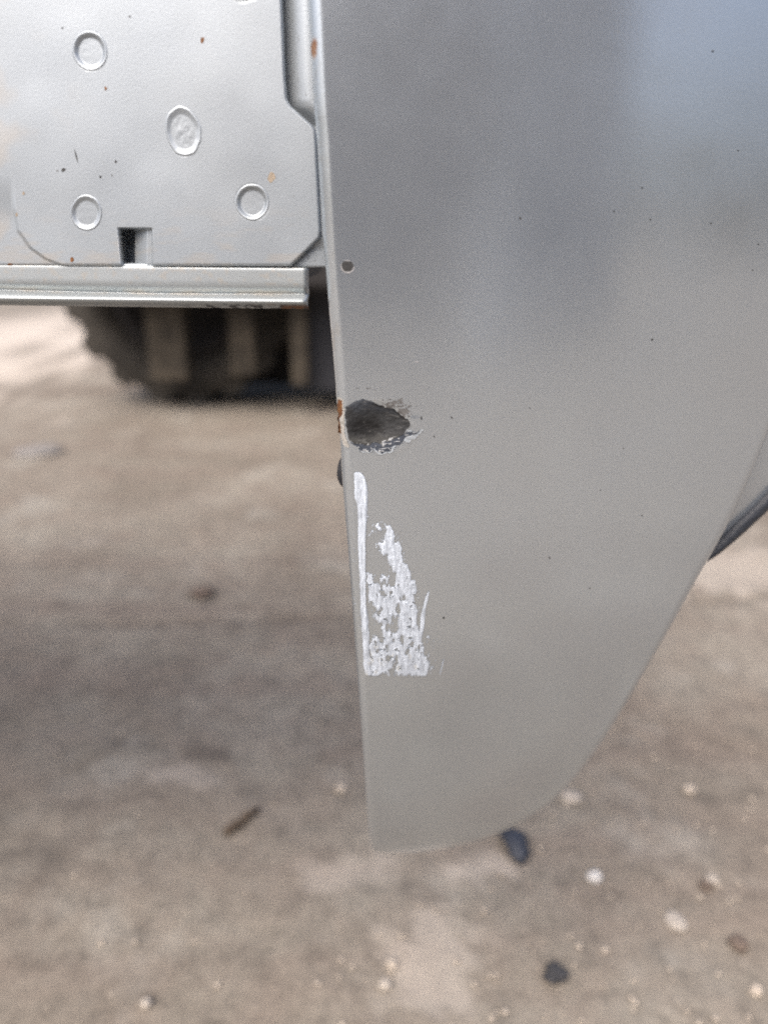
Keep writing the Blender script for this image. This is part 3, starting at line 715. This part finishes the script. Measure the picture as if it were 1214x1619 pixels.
pebble('stone', 903, 1264, .013, .010, .006, M_PCREAM, 3, 'pale stone in place of a glint touching the curved lower edge of the panel', 'stone', PG)  # pale stone stands in for a blurred glint
pebble('stone', 62, 716, .07, .06, .014, M_PGREY, 4, 'wide flat grey stone at the far left', 'stone', PG, .5)
pebble('stone', 1165, 1494, .009, .009, .006, M_PBROWN, 5, 'dark brown stone near the lower right corner', 'stone', PG)
pebble('stone', 232, 1586, .0055, .005, .005, M_PCREAM, 6, 'tiny pale stone in place of a glint at the bottom left', 'stone', PG)  # takes the place of an out-of-focus glint
pebble('stone', 539, 1250, .008, .007, .006, M_PTAN, 7, 'tan stone in place of a glint just left of the panel bottom corner', 'stone', PG)  # stone colour imitates a blurred glint here
pebble('stone', 621, 1524, .006, .006, .005, M_PTAN, 8, 'upper of two small tan stones in place of glints below the panel', 'stone', PG)  # placed where a blurred glint shows
pebble('stone', 609, 1556, .006, .0055, .005, M_PCREAM, 9, 'lower of two small tan stones in place of glints below the panel', 'stone', PG)  # second of the pair, likewise for a glint
pebble('stone', 1124, 1397, .007, .006, .005, M_PCREAM, 10, 'small pale stone above the flat cream stone', 'stone', PG)
pebble('stone', 1194, 1573, .006, .005, .005, M_PTAN, 11, 'small tan stone in the lower right corner', 'stone', PG)
pebble('stone', 1088, 1251, .009, .007, .006, M_PTAN, 12, 'small tan stone on the right, level with the panel bottom curve', 'stone', PG)
pebble('stone', 1115, 1407, .007, .006, .005, M_PBROWN, 13, 'dark stone beside the small pale stone', 'stone', PG)
pebble('stone', 320, 943, .022, .020, .012, M_PBROWN, 14, 'dark lump on the ground above the concrete joint', 'stone', PG)
# stick
p0 = on_ground(357, 1322); p1 = on_ground(410, 1283); d = p1 - p0; L = np.linalg.norm(d[:2]); d /= np.linalg.norm(d); nn_ = np.array([-d[1], d[0], 0])
vs_ = []; ns = 10
for k in range(ns + 1):
    t = k / ns; c = p0 + (p1 - p0) * t; r_ = .0058 * (0.55 + .45 * math.sin(math.pi * min(.97, t + .12))) * (1 + .25 * math.sin(k * 2.3))
    z = gz_at(c[0], c[1]) + .004 + .0015 * math.sin(k * 1.1)
    for j in range(8):
        a = 2 * math.pi * j / 8; vs_.append(tuple(c + nn_ * math.cos(a) * r_ + np.array([0, 0, z - c[2] + math.sin(a) * r_ * .8])))
f = [(k * 8 + j, k * 8 + (j + 1) % 8, (k + 1) * 8 + (j + 1) % 8, (k + 1) * 8 + j) for k in range(ns) for j in range(8)] + [tuple(range(8))[::-1], tuple(range(ns * 8, ns * 8 + 8))]
tag(link_mesh('wood_stick', np.array(vs_) , f, M_WOOD, origin=(p0[0], p0[1], 0)), 'short dark stick lying on the dirty concrete at lower left', 'stick')
# dark blue plastic scrap: a bent curled strip
p0 = on_ground(803, 1312); p1 = on_ground(826, 1366); vs_ = []; ns = 14
d = (p1 - p0); nn_ = np.array([-d[1], d[0], 0]); nn_ /= np.linalg.norm(nn_)
for k in range(ns + 1):
    t = k / ns; c = p0 + d * t; w = .0135 * (1 - .35 * t ** 2) * (1 - .8 * max(0, t - .88) / .12) * (.75 + .25 * min(1, t * 6))
    z = gz_at(c[0], c[1]) + .004 + .012 * math.sin(math.pi * t) ** .8
    for j in range(7):
        q = (j - 3) / 3; vs_.append(tuple(c + nn_ * q * w * (1 + .1 * math.sin(k * 1.9 + j)) + np.array([0, 0, z - c[2] - .006 * q * q])))
ff = grid_faces(ns + 1, 7)
tag(thicken(link_mesh('plastic_scrap', vs_, ff, M_NAVY, origin=(p0[0], p0[1], 0)), .002), 'dark blue bent plastic scrap on the ground under the panel bottom', 'scrap')
# ragged dark clump
p = on_ground(877, 1546); vs_, ff = pebble_mesh(.0085, .008, .006, 21, 3, .9)
o = link_mesh('dirt_clump', vs_, ff, M_SOOT); o.location = (p[0], p[1], gz_at(p[0], p[1]) + .004)
tag(o, 'ragged black dirt clump on the concrete near the bottom of the view', 'clump')
# fine grit: one scattered mass
vs_ = []; ff = []
gm = [pebble_mesh(1, 1, .7, 40 + k, 1, .3) for k in range(5)]
for i in range(900):
    u = rng.uniform(-40, 1260); v = rng.uniform(1080, 1660)
    if rng.random() > 0.25 + .75 * sstep(400, 1000, np.array(u)): continue
    p = on_ground(u, v); r_ = .0008 + .0026 * rng.random() ** 3
    vv, f_ = gm[i % 5]; b0 = len(vs_); z = gz_at(p[0], p[1])
    a = rng.uniform(0, 6.28); ca, sa = math.cos(a), math.sin(a)
    vs_ += [(p[0] + (x * ca - y * sa) * r_, p[1] + (x * sa + y * ca) * r_, z + r_ * .35 + w * r_) for x, y, w in vv]
    ff += [tuple(k + b0 for k in q) for q in f_]
gr = link_mesh('grit', vs_, ff, M_PTAN); gr['kind'] = 'stuff'
for o in bpy.data.objects:
    if 'base' in o: del o['base']
